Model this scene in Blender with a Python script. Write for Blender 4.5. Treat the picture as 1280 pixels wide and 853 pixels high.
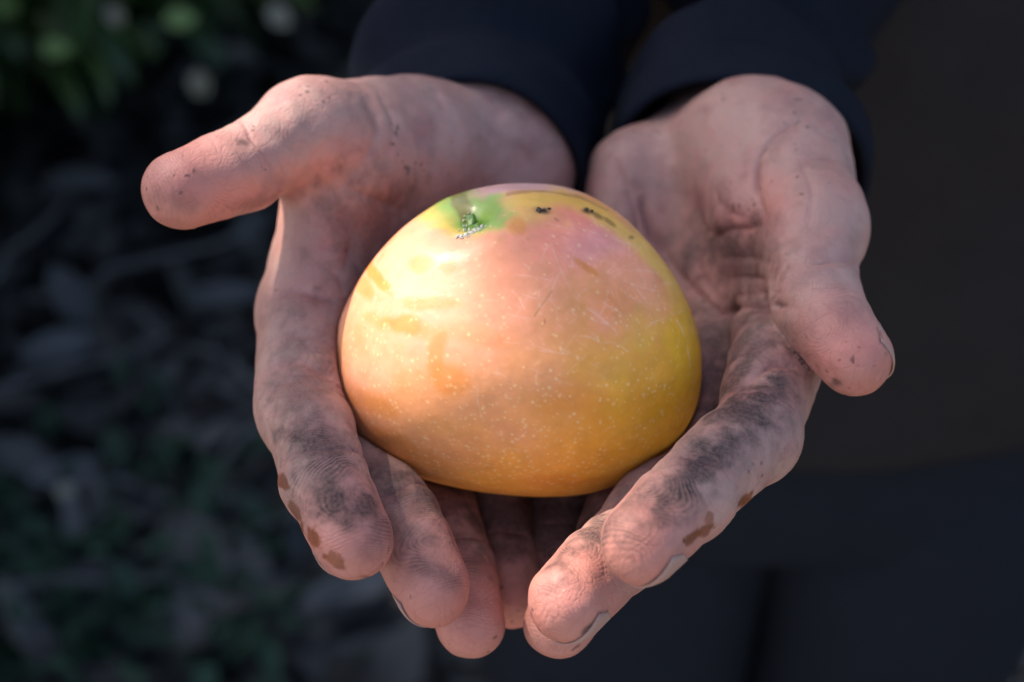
import bpy, math, random
import numpy as np
from mathutils import Vector, Matrix, kdtree

# ------------------------------------------------------------------ camera, sky, sun, exposure
sc = bpy.context.scene
for o in list(bpy.data.objects):
    bpy.data.objects.remove(o)
COL = sc.collection
PITCH = math.radians(38)
D0 = 0.404                                   # camera to the middle of the fruit
H0 = np.array([0.0, 0.0, 1.08])              # the fruit's middle in the world (m)
CP, SP = math.cos(PITCH), math.sin(PITCH)
FPX = 50 / 36 * 1280                         # focal length in photo pixels
CAMPOS = H0 + D0 * np.array([0, -CP, SP])

cam_d = bpy.data.cameras.new('camera')
cam = bpy.data.objects.new('camera', cam_d)
COL.objects.link(cam)
cam.location = CAMPOS
cam.rotation_euler = (math.radians(90) - PITCH, 0, 0)
cam_d.lens = 50
cam_d.sensor_width = 36
cam_d.clip_start = 0.01
cam_d.clip_end = 500
cam_d.dof.use_dof = True
cam_d.dof.focus_distance = 0.359
cam_d.dof.aperture_fstop = 7.1
sc.camera = cam


def sun_world(l):                            # a direction in hand axes (right, up the picture, to the viewer) -> world
    l = np.array(l, float)
    l /= np.linalg.norm(l)
    return np.array([l[0], l[1] * SP - l[2] * CP, l[1] * CP + l[2] * SP])


SUN = sun_world((-0.58, 0.77, 0.25))
elev = math.asin(SUN[2])
azim = math.atan2(SUN[0], SUN[1])            # from +Y towards +X
world = bpy.data.worlds.new('World')
sc.world = world
world.use_nodes = True
wn = world.node_tree
bg = wn.nodes['Background']
sky = wn.nodes.new('ShaderNodeTexSky')
sky.sky_type = 'NISHITA'
sky.sun_disc = False
sky.sun_elevation = elev
sky.sun_rotation = azim
sky.air_density = 1.0
sky.dust_density = 2.0
sky.ozone_density = 1.0
wn.links.new(sky.outputs[0], bg.inputs[0])
bg.inputs[1].default_value = 0.15
sun_d = bpy.data.lights.new('sun', 'SUN')
sun_d.energy = 3.7
sun_d.angle = math.radians(0.45)
sun_d.color = (1.0, 0.93, 0.84)
sun = bpy.data.objects.new('sun', sun_d)
COL.objects.link(sun)
sun.rotation_euler = Vector(SUN).to_track_quat('Z', 'Y').to_euler()
sun.location = (-3, 4, 5)
vs = sc.view_settings
vs.view_transform = 'Standard'
vs.look = 'None'
vs.gamma = 1
vs.use_curve_mapping = False
vs.exposure = 1.4
sc.cycles.max_bounces = 8
sc.cycles.use_denoising = True
sc.render.film_transparent = False


# ------------------------------------------------------------------ helpers
def U(px, py, z=0.0):
    """photo pixel + depth towards the viewer (mm) -> hand axes (mm), origin in the middle of the fruit"""
    d = D0 * 1000 - z
    return np.array([(px - 640) * d / FPX, (426.5 - py) * d / FPX, z])


def to_px(P):
    d = D0 * 1000 - P[:, 2]
    return 640 + P[:, 0] * FPX / d, 426.5 - P[:, 1] * FPX / d


def to_world(P):
    P = np.asarray(P, float) / 1000
    out = np.empty_like(P)
    out[..., 0] = P[..., 0] + H0[0]
    out[..., 1] = P[..., 1] * SP - P[..., 2] * CP + H0[1]
    out[..., 2] = P[..., 1] * CP + P[..., 2] * SP + H0[2]
    return out


def ground_at(px, py):
    d = np.array([(px - 640) / FPX, (426.5 - py) / FPX, -1.0])
    w = np.array([d[0], d[1] * SP - d[2] * CP, d[1] * CP + d[2] * SP])
    t = -CAMPOS[2] / w[2]
    return CAMPOS + t * w


def _hash(ix, iy, iz, seed):
    h = (ix.astype(np.uint32) * np.uint32(73856093)) ^ (iy.astype(np.uint32) * np.uint32(19349663)) ^ \
        (iz.astype(np.uint32) * np.uint32(83492791)) ^ np.uint32((seed * 2654435761) & 0xffffffff)
    h ^= h >> np.uint32(15)
    h *= np.uint32(2246822519)
    h ^= h >> np.uint32(13)
    h *= np.uint32(3266489917)
    h ^= h >> np.uint32(16)
    return h.astype(np.float64) / 4294967295.0 * 2 - 1


def noise(P, scale=1.0, seed=1):
    q = np.asarray(P, float) / scale + 1000.0
    i = np.floor(q).astype(np.int64)
    f = q - i
    f = f * f * f * (f * (f * 6 - 15) + 10)
    r = 0
    for a in (0, 1):
        for b in (0, 1):
            for c in (0, 1):
                w = (f[:, 0] if a else 1 - f[:, 0]) * (f[:, 1] if b else 1 - f[:, 1]) * (f[:, 2] if c else 1 - f[:, 2])
                r = r + w * _hash(i[:, 0] + a, i[:, 1] + b, i[:, 2] + c, seed)
    return r


def fbm(P, scale, seed=1, octaves=4):
    r, a, s = 0, 1.0, scale
    for k in range(octaves):
        r = r + a * noise(P, s, seed + k * 7)
        a *= 0.5
        s *= 0.5
    return r / 1.6


def sstep(x, a, b):
    t = np.clip((x - a) / (b - a), 0, 1)
    return t * t * (3 - 2 * t)


def unit(v):
    v = np.asarray(v, float)
    return v / np.linalg.norm(v)


def make_mesh(name, verts, faces, mat, parent=None, smooth=True, attrs=None, loc=None):
    """ONE mesh object; verts in world metres, made local to loc"""
    verts = np.asarray(verts, float)
    me = bpy.data.meshes.new(name)
    loc = np.zeros(3) if loc is None else np.asarray(loc, float)
    base = loc
    v = verts - base
    if isinstance(faces, np.ndarray):
        nf, k = faces.shape
        me.vertices.add(len(v))
        me.vertices.foreach_set('co', v.astype(np.float32).ravel())
        me.loops.add(nf * k)
        me.loops.foreach_set('vertex_index', faces.astype(np.int32).ravel())
        me.polygons.add(nf)
        me.polygons.foreach_set('loop_start', np.arange(0, nf * k, k, dtype=np.int32))
        me.update(calc_edges=True)
        me.validate()
    else:
        me.from_pydata([tuple(x) for x in v], [], faces)
        me.update()
    if smooth:
        me.polygons.foreach_set('use_smooth', np.ones(len(me.polygons), bool))
    for an, data in (attrs or {}).items():
        data = np.asarray(data, np.float32)
        if data.ndim == 2:
            at = me.attributes.new(an, 'FLOAT_COLOR', 'POINT')
            c4 = np.ones((len(data), 4), np.float32)
            c4[:, :3] = data[:, :3]
            at.data.foreach_set('color', c4.ravel())
        else:
            at = me.attributes.new(an, 'FLOAT', 'POINT')
            at.data.foreach_set('value', data)
    if mat is not None:
        me.materials.append(mat)
    o = bpy.data.objects.new(name, me)
    COL.objects.link(o)
    if parent is not None:
        o.parent = parent
        w = Vector(base)
        p = parent
        while p is not None:
            w = w - p.location
            p = p.parent
        o.location = w
    else:
        o.location = base
    return o


def tag(o, label=None, cat=None, group=None, kind=None):
    if label:
        o['label'] = label
    if cat:
        o['category'] = cat
    if group:
        o['group'] = group
    if kind:
        o['kind'] = kind
    return o


def empty(name, loc):
    o = bpy.data.objects.new(name, None)
    o.empty_display_size = 0.05
    COL.objects.link(o)
    o.location = loc
    return o


class NT:
    """small helper to write node materials"""
    def __init__(self, name):
        self.m = bpy.data.materials.new(name)
        self.m.use_nodes = True
        self.t = self.m.node_tree
        self.b = self.t.nodes['Principled BSDF']
        self.out = self.t.nodes['Material Output']

    def n(self, kind, **kw):
        nd = self.t.nodes.new('ShaderNode' + kind)
        for k, v in kw.items():
            if isinstance(k, str) and hasattr(nd, k):
                setattr(nd, k, v)
        return nd

    def l(self, a, b):
        self.t.links.new(a, b)

    def math(self, op, a, b=None, c=None):
        nd = self.n('Math', operation=op)
        for i, x in enumerate((a, b, c)):
            if x is None:
                continue
            if isinstance(x, (int, float)):
                nd.inputs[i].default_value = x
            else:
                self.l(x, nd.inputs[i])
        return nd.outputs[0]

    def mix(self, f, a, b, mode='MIX'):
        nd = self.n('Mix', data_type='RGBA', blend_type=mode)
        nd.clamp_factor = True
        for i, x in ((0, f), (6, a), (7, b)):
            if isinstance(x, (int, float)):
                nd.inputs[i].default_value = x
            elif isinstance(x, tuple):
                nd.inputs[i].default_value = (*x, 1)
            else:
                self.l(x, nd.inputs[i])
        return nd.outputs[2]

    def noise(self, scale, detail=4, rough=0.55, vec=None, dist=0.0):
        nd = self.n('TexNoise')
        nd.inputs['Scale'].default_value = scale
        nd.inputs['Detail'].default_value = detail
        nd.inputs['Roughness'].default_value = rough
        nd.inputs['Distortion'].default_value = dist
        if vec is None:
            vec = self.n('TexCoord').outputs['Object']
        self.l(vec, nd.inputs['Vector'])
        return nd.outputs[0]

    def ramp(self, fac, stops):
        nd = self.n('ValToRGB')
        el = nd.color_ramp.elements
        while len(el) < len(stops):
            el.new(0.5)
        for e, (p, c) in zip(el, stops):
            e.position = p
            e.color = (*c, 1)
        self.l(fac, nd.inputs[0])
        return nd.outputs[0]

    def attr(self, name):
        nd = self.n('Attribute', attribute_name=name)
        return nd

    def bump(self, h, dist=1.0, strength=1.0):
        nd = self.n('Bump')
        nd.inputs['Strength'].default_value = strength
        nd.inputs['Distance'].default_value = dist
        self.l(h, nd.inputs['Height'])
        self.l(nd.outputs[0], self.b.inputs['Normal'])

    def set(self, **kw):
        for k, v in kw.items():
            s = self.b.inputs[k.replace('_', ' ')]
            if isinstance(v, (int, float)):
                s.default_value = v
            elif isinstance(v, tuple):
                s.default_value = (*v, 1) if len(v) == 3 and s.type == 'RGBA' else v
            else:
                self.l(v, s)


# ------------------------------------------------------------------ materials
def mat_skin():
    n = NT('skin')
    col = n.attr('Col').outputs['Color']
    dirt_shade = n.attr('dirt_shade').outputs['Fac']  # grime plus shade painted into the skin
    ph = n.attr('ridge').outputs['Fac']
    am = n.attr('ridgeamp').outputs['Fac']
    s = n.math('SINE', n.math('MULTIPLY', ph, 2 * math.pi / 0.80))
    fine = n.noise(900, 3, 0.6)
    cells = n.n('TexVoronoi', feature='DISTANCE_TO_EDGE')
    cells.inputs['Scale'].default_value = 720
    n.l(n.n('TexCoord').outputs['Object'], cells.inputs['Vector'])
    cell = n.math('MINIMUM', cells.outputs['Distance'], 0.25)
    warp = n.n('TexNoise')
    warp.inputs['Scale'].default_value = 120
    tcs = n.n('TexCoord').outputs['Object']
    n.l(tcs, warp.inputs['Vector'])
    vm = n.n('VectorMath', operation='MULTIPLY_ADD')
    n.l(warp.outputs['Color'], vm.inputs[0])
    vm.inputs[1].default_value = (0.006, 0.006, 0.006)
    n.l(tcs, vm.inputs[2])
    lines = n.n('TexVoronoi', feature='DISTANCE_TO_EDGE')
    lines.inputs['Scale'].default_value = 230
    n.l(vm.outputs[0], lines.inputs['Vector'])
    ln = n.math('SUBTRACT', 1.0, n.math('MINIMUM', n.math('MULTIPLY', lines.outputs['Distance'], 14.0), 1.0))
    blot = n.noise(160, 4, 0.6)
    blot2 = n.noise(45, 5, 0.65)
    col = n.mix(n.math('MULTIPLY', n.math('SUBTRACT', blot2, 0.50), 2.2), col, n.mix(1.0, col, (0.88, 0.62, 0.60), 'MULTIPLY'))
    col = n.mix(n.math('MULTIPLY', n.math('SUBTRACT', 0.46, blot2), 2.0), col, n.mix(1.0, col, (1.10, 1.18, 1.15), 'MULTIPLY'))
    col = n.mix(n.math('MULTIPLY', ln, n.math('MULTIPLY', blot, 0.24)), col, n.mix(1.0, col, (0.55, 0.38, 0.36), 'MULTIPLY'))
    c1 = n.mix(n.math('MULTIPLY', n.math('SUBTRACT', blot, 0.42), 1.6), col, n.mix(0.5, col, (0.50, 0.17, 0.14)))
    furrow = n.math('SUBTRACT', 0.86, n.math('MULTIPLY', n.math('MULTIPLY', s, am), 0.20))
    c1 = n.mix(n.math('MULTIPLY', n.math('MULTIPLY', n.math('MULTIPLY', s, -0.13), am), 1.0), c1, (0.20, 0.08, 0.065))
    df = n.math('MULTIPLY', dirt_shade, n.math('ADD', furrow, n.math('MULTIPLY', n.math('SUBTRACT', fine, 0.5), 0.7)))
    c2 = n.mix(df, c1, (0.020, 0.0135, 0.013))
    n.set(Base_Color=c2, Roughness=n.math('ADD', 0.50, n.math('MULTIPLY', dirt_shade, 0.3)))
    n.b.inputs['Specular IOR Level'].default_value = 0.28
    n.b.inputs['Subsurface Weight'].default_value = 0.08
    n.b.inputs['Subsurface Radius'].default_value = (1.0, 0.36, 0.22)
    n.b.inputs['Subsurface Scale'].default_value = 0.0022
    hgt = n.math('ADD', n.math('MULTIPLY', n.math('MULTIPLY', s, am), 0.000032),
                 n.math('ADD', n.math('MULTIPLY', ln, -0.00006), n.math('ADD', n.math('MULTIPLY', cell, 0.00013), n.math('MULTIPLY', fine, 0.00018))))
    n.bump(hgt)
    return n.m


def mat_nail():
    n = NT('nail')
    f = n.noise(300, 3)
    n.set(Base_Color=n.mix(f, (0.30, 0.165, 0.13), (0.35, 0.215, 0.17)), Roughness=0.5)
    n.b.inputs['Specular IOR Level'].default_value = 0.12
    n.b.inputs['Subsurface Weight'].default_value = 0.1
    n.b.inputs['Subsurface Scale'].default_value = 0.002
    n.bump(n.math('MULTIPLY', f, 0.0001))
    return n.m


def mat_mango():
    n = NT('mango_skin')
    col = n.attr('Col').outputs['Color']
    ro = n.attr('rough').outputs['Fac']
    f1 = n.noise(420, 4, 0.6)
    f2 = n.noise(70, 5, 0.6)
    c = n.mix(n.math('MULTIPLY', n.math('SUBTRACT', f1, 0.35), 0.30), col, n.mix(1.0, col, (0.80, 0.55, 0.45), 'MULTIPLY'))
    n.set(Base_Color=c, Roughness=n.math('ADD', ro, n.math('MULTIPLY', n.math('SUBTRACT', f2, 0.5), 0.16)))
    n.b.inputs['Specular IOR Level'].default_value = 0.32
    n.b.inputs['Subsurface Weight'].default_value = 0.08
    n.b.inputs['Subsurface Radius'].default_value = (1.0, 0.5, 0.2)
    n.b.inputs['Subsurface Scale'].default_value = 0.003
    n.bump(n.math('ADD', n.math('MULTIPLY', f1, 0.00010), n.math('MULTIPLY', f2, 0.00025)))
    return n.m


def mat_cloth(name, c0, c1, weave=2600, rough=0.9):
    n = NT(name)
    tc = n.n('TexCoord').outputs['Object']
    f = n.noise(38, 6, 0.65)
    g = n.noise(weave, 2, 0.5)
    wv = n.n('TexWave', wave_type='BANDS', bands_direction='DIAGONAL')
    wv.inputs['Scale'].default_value = weave / 6
    wv.inputs['Distortion'].default_value = 1.5
    n.l(tc, wv.inputs['Vector'])
    c = n.mix(f, c0, c1)
    c = n.mix(n.math('MULTIPLY', g, 0.35), c, n.mix(0.25, c, (0.06, 0.06, 0.065)))
    n.set(Base_Color=c, Roughness=rough)
    n.b.inputs['Sheen Weight'].default_value = 0.0
    n.b.inputs['Specular IOR Level'].default_value = 0.04
    n.bump(n.math('ADD', n.math('MULTIPLY', wv.outputs[0], 0.00012), n.math('MULTIPLY', f, 0.003)))
    return n.m


def mat_leaf(name, hue_stops, rough=0.5, trans=0.25, spec=0.5):
    n = NT(name)
    v = n.attr('tint').outputs['Fac']
    f = n.noise(30, 4)
    fac = n.math('ADD', n.math('MULTIPLY', v, 0.8), n.math('MULTIPLY', f, 0.2))
    c = n.ramp(fac, hue_stops)
    n.set(Base_Color=c, Roughness=rough)
    n.b.inputs['Specular IOR Level'].default_value = spec
    if trans > 0:
        tr = n.n('BsdfTranslucent')
        n.l(c, tr.inputs['Color'])
        mx = n.n('MixShader')
        mx.inputs[0].default_value = trans
        n.l(n.b.outputs[0], mx.inputs[1])
        n.l(tr.outputs[0], mx.inputs[2])
        n.l(mx.outputs[0], n.out.inputs['Surface'])
    n.bump(n.math('MULTIPLY', f, 0.004))
    return n.m


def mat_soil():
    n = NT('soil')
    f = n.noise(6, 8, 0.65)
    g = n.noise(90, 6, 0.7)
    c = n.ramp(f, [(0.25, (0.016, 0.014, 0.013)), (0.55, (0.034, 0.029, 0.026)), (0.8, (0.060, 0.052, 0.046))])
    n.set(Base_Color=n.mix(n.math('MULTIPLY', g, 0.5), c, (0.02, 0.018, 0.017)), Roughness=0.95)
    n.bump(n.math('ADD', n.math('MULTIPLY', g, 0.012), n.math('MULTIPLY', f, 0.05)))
    return n.m


def mat_plain(name, c0, c1, scale=60, rough=0.8, bump=0.002):
    n = NT(name)
    f = n.noise(scale, 5, 0.6)
    n.set(Base_Color=n.mix(f, c0, c1), Roughness=rough)
    n.bump(n.math('MULTIPLY', f, bump))
    return n.m


M_SKIN, M_NAIL, M_MANGO, M_SOIL = mat_skin(), mat_nail(), mat_mango(), mat_soil()
M_NAVY = mat_cloth('navy_cloth', (0.0030, 0.0042, 0.0082), (0.0075, 0.0092, 0.0155))
M_BROWN = mat_cloth('charcoal_cloth', (0.012, 0.0102, 0.0105), (0.020, 0.017, 0.0165))
M_TROUSER = mat_cloth('trouser_cloth', (0.006, 0.0075, 0.011), (0.010, 0.012, 0.016))
M_LITTER = mat_leaf('leaf_or_glint', [(0.0, (0.007, 0.0062, 0.0056)), (0.45, (0.019, 0.0165, 0.0145)), (0.8, (0.046, 0.040, 0.035)), (1.0, (0.10, 0.09, 0.08))], 0.6, 0.08, 0.4)
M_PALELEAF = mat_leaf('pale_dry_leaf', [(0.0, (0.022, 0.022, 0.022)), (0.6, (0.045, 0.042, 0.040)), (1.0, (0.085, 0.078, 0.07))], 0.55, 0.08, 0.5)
M_GREEN = mat_leaf('green_leaf', [(0.0, (0.012, 0.028, 0.010)), (0.5, (0.030, 0.065, 0.018)), (1.0, (0.085, 0.13, 0.03))], 0.42, 0.3)
M_GRASS = mat_leaf('weed_leaf', [(0.0, (0.006, 0.018, 0.009)), (0.6, (0.012, 0.032, 0.015)), (1.0, (0.022, 0.055, 0.025))], 0.6, 0.25, 0.3)
M_CREAM = mat_leaf('cream_glint', [(0.0, (0.11, 0.09, 0.058)), (1.0, (0.15, 0.125, 0.085))], 0.5, 0.1)  # pale colour stands in for sun glints in the shrubs
M_LIME = mat_leaf('green_glint', [(0.0, (0.14, 0.21, 0.05)), (1.0, (0.20, 0.27, 0.07))], 0.45, 0.3)  # bright green stands in for sunlit leaf glints
M_TWIG = mat_plain('twig_bark', (0.045, 0.042, 0.04), (0.11, 0.10, 0.095), 80, 0.9, 0.004)
M_BARK = mat_plain('bark', (0.035, 0.028, 0.022), (0.08, 0.066, 0.055), 40, 0.95, 0.01)


# ------------------------------------------------------------------ ground and planting behind
def build_ground():
    rng = np.random.default_rng(4)
    nx = ny = 90
    xs = np.sign(np.linspace(-1, 1, nx)) * np.abs(np.linspace(-1, 1, nx)) ** 2.6 * 60
    ys = np.sign(np.linspace(-1, 1, ny)) * np.abs(np.linspace(-1, 1, ny)) ** 2.6 * 60
    X, Y = np.meshgrid(xs, ys, indexing='ij')
    P = np.stack([X.ravel(), Y.ravel(), np.zeros(X.size)], 1)
    P[:, 2] = -0.03 + 0.02 * fbm(P, 0.8, 3, 3)
    idx = np.arange(nx * ny).reshape(nx, ny)
    F = np.stack([idx[:-1, :-1].ravel(), idx[1:, :-1].ravel(), idx[1:, 1:].ravel(), idx[:-1, 1:].ravel()], 1)
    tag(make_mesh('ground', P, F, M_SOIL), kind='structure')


LEAF_V = np.array([[0, 0, 0], [-.17, .18, .03], [.17, .18, .03], [0, .2, 0], [-.21, .5, .05], [.21, .5, .05], [0, .5, .01],
                   [-.13, .8, .02], [.13, .8, .02], [0, .8, -.01], [0, 1.0, -.05]])
LEAF_F = [(0, 3, 1), (0, 2, 3), (1, 3, 6, 4), (3, 2, 5, 6), (4, 6, 9, 7), (6, 5, 8, 9), (7, 9, 10), (9, 8, 10)]
LEAF_T = np.array([(a, b, c) for f in LEAF_F for a, b, c in ([f] if len(f) == 3 else [(f[0], f[1], f[2]), (f[0], f[2], f[3])])])


def leaves_mesh(pos, dirs, ups, size, width, curl, rng):
    """many leaves as one triangle soup"""
    n = len(pos)
    d = dirs / np.linalg.norm(dirs, axis=1, keepdims=True)
    s = np.cross(d, ups)
    s /= np.linalg.norm(s, axis=1, keepdims=True) + 1e-9
    u = np.cross(s, d)
    L = LEAF_V[None, :, :].repeat(n, 0).copy()
    L[:, :, 0] *= width[:, None]
    L[:, :, 2] += -curl[:, None] * L[:, :, 1] ** 2
    V = pos[:, None, :] + size[:, None, None] * (L[:, :, 0:1] * s[:, None, :] + L[:, :, 1:2] * d[:, None, :] + L[:, :, 2:3] * u[:, None, :])
    F = LEAF_T[None] + (np.arange(n) * len(LEAF_V))[:, None, None]
    tint = np.repeat(rng.random(n), len(LEAF_V))
    return V.reshape(-1, 3), F.reshape(-1, 3), tint


def build_path():
    """sunlit dry earth in front of the person"""
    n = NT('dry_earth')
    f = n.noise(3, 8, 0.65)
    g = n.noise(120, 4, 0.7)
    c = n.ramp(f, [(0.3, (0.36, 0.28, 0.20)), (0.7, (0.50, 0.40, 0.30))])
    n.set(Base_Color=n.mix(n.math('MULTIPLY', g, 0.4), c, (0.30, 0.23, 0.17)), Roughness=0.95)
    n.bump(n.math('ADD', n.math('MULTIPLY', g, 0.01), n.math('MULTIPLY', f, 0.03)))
    nx, ny = 60, 50
    X, Y = np.meshgrid(np.linspace(-9, 9, nx), np.linspace(-10, -.28, ny), indexing='ij')
    P = np.stack([X.ravel(), Y.ravel(), np.zeros(X.size)], 1)
    edge = np.clip((P[:, 1] + 1.9) / 1.6, 0, 1)
    P[:, 1] += edge * .22 * noise(P, .7, 9)
    P[:, 2] = .012 + .004 * noise(P, .4, 2) - .035 * (P[:, 1] > -.36)
    idx = np.arange(nx * ny).reshape(nx, ny)
    F = np.stack([idx[:-1, :-1].ravel(), idx[1:, :-1].ravel(), idx[1:, 1:].ravel(), idx[:-1, 1:].ravel()], 1)
    tag(make_mesh('path', P, F, n.m), kind='structure')


def build_litter():
    rng = np.random.default_rng(11)
    n = 9000
    pos = np.stack([rng.uniform(-2.3, 2.0, n), rng.uniform(-0.45, 3.2, n), rng.uniform(-0.02, 0.035, n)], 1)
    a = rng.uniform(0, 2 * math.pi, n)
    dirs = np.stack([np.cos(a), np.sin(a), rng.normal(0, .18, n)], 1)
    ups = np.stack([rng.normal(0, .35, n), rng.normal(0, .35, n), np.ones(n)], 1)
    V, F, t = leaves_mesh(pos, dirs, ups, rng.uniform(.05, .15, n), rng.uniform(.7, 1.4, n), rng.uniform(-.5, .5, n), rng)
    t = t ** 1.6
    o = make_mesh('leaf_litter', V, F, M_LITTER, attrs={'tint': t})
    tag(o, 'dark dry leaf litter covering the shaded ground behind the hands', 'leaf litter', kind='stuff')
    # single pale leaves that can be told apart
    spots = [(165, 610, 200, .13), (275, 775, 120, .16), (85, 345, 60, .15), (235, 400, 10, .12), (70, 615, 150, .11),
             (150, 545, 80, .12), (30, 470, 20, .13), (290, 520, 100, .12), (215, 665, 170, .14), (400, 800, 40, .12),
             (120, 430, 130, .13), (300, 330, 70, .12), (55, 255, 10, .13), (190, 275, 45, .12), (345, 740, 160, .12),
             (20, 780, 75, .13), (180, 810, 5, .15), (250, 590, 60, .10), (110, 705, 100, .12), (370, 790, 20, .14)]
    for k, (px, py, ang, s) in enumerate(spots):
        p = ground_at(px, py)
        p[2] = 0.035
        aa = math.radians(ang)
        V, F, t = leaves_mesh(np.zeros((1, 3)), np.array([[math.cos(aa), math.sin(aa), .12]]),
                              np.array([[rng.normal(0, .3), -.35 + rng.normal(0, .2), 1]]), np.array([s]),
                              np.array([rng.uniform(.8, 1.3)]), np.array([rng.uniform(-.3, .35)]), rng)
        o = make_mesh('fallen_leaf', V + p, F, M_PALELEAF, attrs={'tint': t}, loc=p)
        tag(o, 'pale dry fallen leaf lying on the dark leaf litter', 'leaf', 'pale leaves lying on the litter')
    for px, py, dist, s in [(235, 95, 2.15, .05), (50, 62, 2.1, .045), (332, 14, 2.2, .05), (130, 12, 2.2, .04), (68, 612, 1.75, .025), (205, 28, 2.1, .05)]:  # leaf shapes coloured bright to imitate blurred sun glints
        d = np.array([(px - 640) / FPX, (426.5 - py) / FPX, -1.0])
        p = CAMPOS + dist * np.array([d[0], d[1] * SP - d[2] * CP, d[1] * CP + d[2] * SP])
        V, F, t = leaves_mesh(np.zeros((1, 3)), np.array([[.6, .2, rng.normal(0, .4)]]), np.array([[-.1, -.6, .8]]), np.array([s]), np.array([1.9]), np.array([.2]), rng)
        o = make_mesh('leaf_or_glint', V + p, F, M_CREAM if px != 50 and px != 205 else M_LIME, attrs={'tint': t}, loc=p)
        if px in (50, 205):
            tag(o, 'yellow-green leaf shape coloured bright as a sunlit glint in the shrubs', 'leaf', 'green painted glints in the shrubs')
        else:
            tag(o, 'small cream leaf shape coloured bright as a sun glint among dark twigs', 'leaf', 'cream painted glints in the shrubs')
    for px, py, ang, ln in [(60, 500, 20, .35), (200, 640, 165, .3), (120, 760, 10, .4), (300, 600, 60, .28), (250, 470, 140, .3), (330, 690, 15, .3), (30, 330, 75, .3), (180, 360, 30, .35)]:
        p = ground_at(px, py)
        p[2] = .045
        a = math.radians(ang)
        dv = np.array([math.cos(a), math.sin(a), .03])
        pts = [p + dv * ln * (t - .5) + rng.normal(0, .008, 3) for t in np.linspace(0, 1, 6)]
        v, f = tube(pts, [.007 * (1 - .5 * t) for t in np.linspace(0, 1, 6)], 7)
        tag(make_mesh('twig', v, f, M_TWIG, loc=p), 'thin grey dead twig lying across the leaf litter', 'twig', 'dead twigs on the litter')
    # low green weeds
    n = 420
    c = [ground_at(40, 690), ground_at(200, 750), ground_at(90, 800)]
    w = rng.integers(0, len(c), n)
    pos = np.array([c[i] for i in w]) + np.stack([rng.normal(0, .13, n), rng.normal(0, .12, n), np.zeros(n)], 1)
    pos[:, 2] = rng.uniform(0, .07, n)
    a = rng.uniform(0, 2 * math.pi, n)
    dirs = np.stack([np.cos(a), np.sin(a), rng.uniform(.1, 1.2, n)], 1)
    V, F, t = leaves_mesh(pos, dirs, np.tile([0, 0, 1.0], (n, 1)) + rng.normal(0, .2, (n, 3)), rng.uniform(.02, .06, n),
                          rng.uniform(.8, 1.5, n), rng.uniform(0, .5, n), rng)
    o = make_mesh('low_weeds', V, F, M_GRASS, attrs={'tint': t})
    tag(o, 'low dark green weeds growing through the leaf litter', 'weeds', kind='stuff')


def tube(path, radii, sides=10, caps=True):
    path = np.asarray(path, float)
    n = len(path)
    V, F = [], []
    up = np.array([0.31, 0.2, 0.93])
    for i in range(n):
        t = unit(path[min(i + 1, n - 1)] - path[max(i - 1, 0)])
        s = unit(np.cross(t, up) if abs(t @ up) < .98 else np.cross(t, [1, 0, 0]))
        u = np.cross(s, t)
        for k in range(sides):
            a = 2 * math.pi * k / sides
            V.append(path[i] + radii[i] * (math.cos(a) * s + math.sin(a) * u))
    for i in range(n - 1):
        for k in range(sides):
            k2 = (k + 1) % sides
            F.append((i * sides + k, i * sides + k2, (i + 1) * sides + k2, (i + 1) * sides + k))
    if caps:
        F.append(tuple(range(sides))[::-1])
        F.append(tuple((n - 1) * sides + k for k in range(sides)))
    return V, F


def build_shrub(name, label, x, y, height, width, n, seed, leaf=(.07, .16), low=0.05):
    rng = np.random.default_rng(seed)
    root = empty(name, (x, y, 0))
    stems = [(np.array([0, 0, -.03]), np.array([rng.normal(0, .04), rng.normal(0, .04), height * .55]), .022 + height * .008)]
    for k in range(7):
        a = rng.uniform(0, 6.28)
        z0 = height * rng.uniform(.08, .5)
        st = stems[0][1] * (z0 / (height * .55))
        stems.append((st, st + np.array([math.cos(a) * width * .38, math.sin(a) * width * .38, height * rng.uniform(.12, .4)]), .012))
    V, F = [], []
    for a, b, r in stems:
        pts = [a + (b - a) * t + rng.normal(0, .012, 3) * (t > 0) for t in np.linspace(0, 1, 5)]
        v, f = tube(pts, [r * (1 - .65 * t) for t in np.linspace(0, 1, 5)], 7)
        F += [tuple(i + len(V) for i in q) for q in f]
        V += list(v)
    make_mesh('trunk', np.array(V) + [x, y, 0], F, M_BARK, root, loc=(x, y, 0))
    # clumps of leaves spread through the crown
    nc = 46
    cl = []
    while len(cl) < nc:
        p = rng.uniform(-1, 1, 3)
        if np.linalg.norm(p) < 1 and np.linalg.norm(p) > .25:
            cl.append(p)
    cl = np.array(cl)
    cl[:, :2] *= width / 2
    cl[:, 2] = low + (cl[:, 2] * .5 + .5) * (height - low)
    w = rng.integers(0, nc, n)
    off = rng.normal(0, .11, (n, 3)) * np.array([1, 1, .8])
    pos = cl[w] + off
    pos[:, 2] = np.maximum(pos[:, 2], .02)
    dirs = off / (np.linalg.norm(off, axis=1, keepdims=True) + 1e-6) + rng.normal(0, .35, (n, 3)) + np.array([0, 0, -.35])
    V, F, t = leaves_mesh(pos, dirs, np.tile([0, 0, 1.0], (n, 1)) + rng.normal(0, .5, (n, 3)), rng.uniform(*leaf, n),
                          rng.uniform(.7, 1.1, n), rng.uniform(0, .4, n), rng)
    make_mesh('crown', V + [x, y, 0], F, M_GREEN, root, attrs={'tint': t}, loc=(x, y, 0))
    tag(root, label, 'shrub', 'leafy shrubs behind the hands and unseen ones added for shade')
    return root


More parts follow.
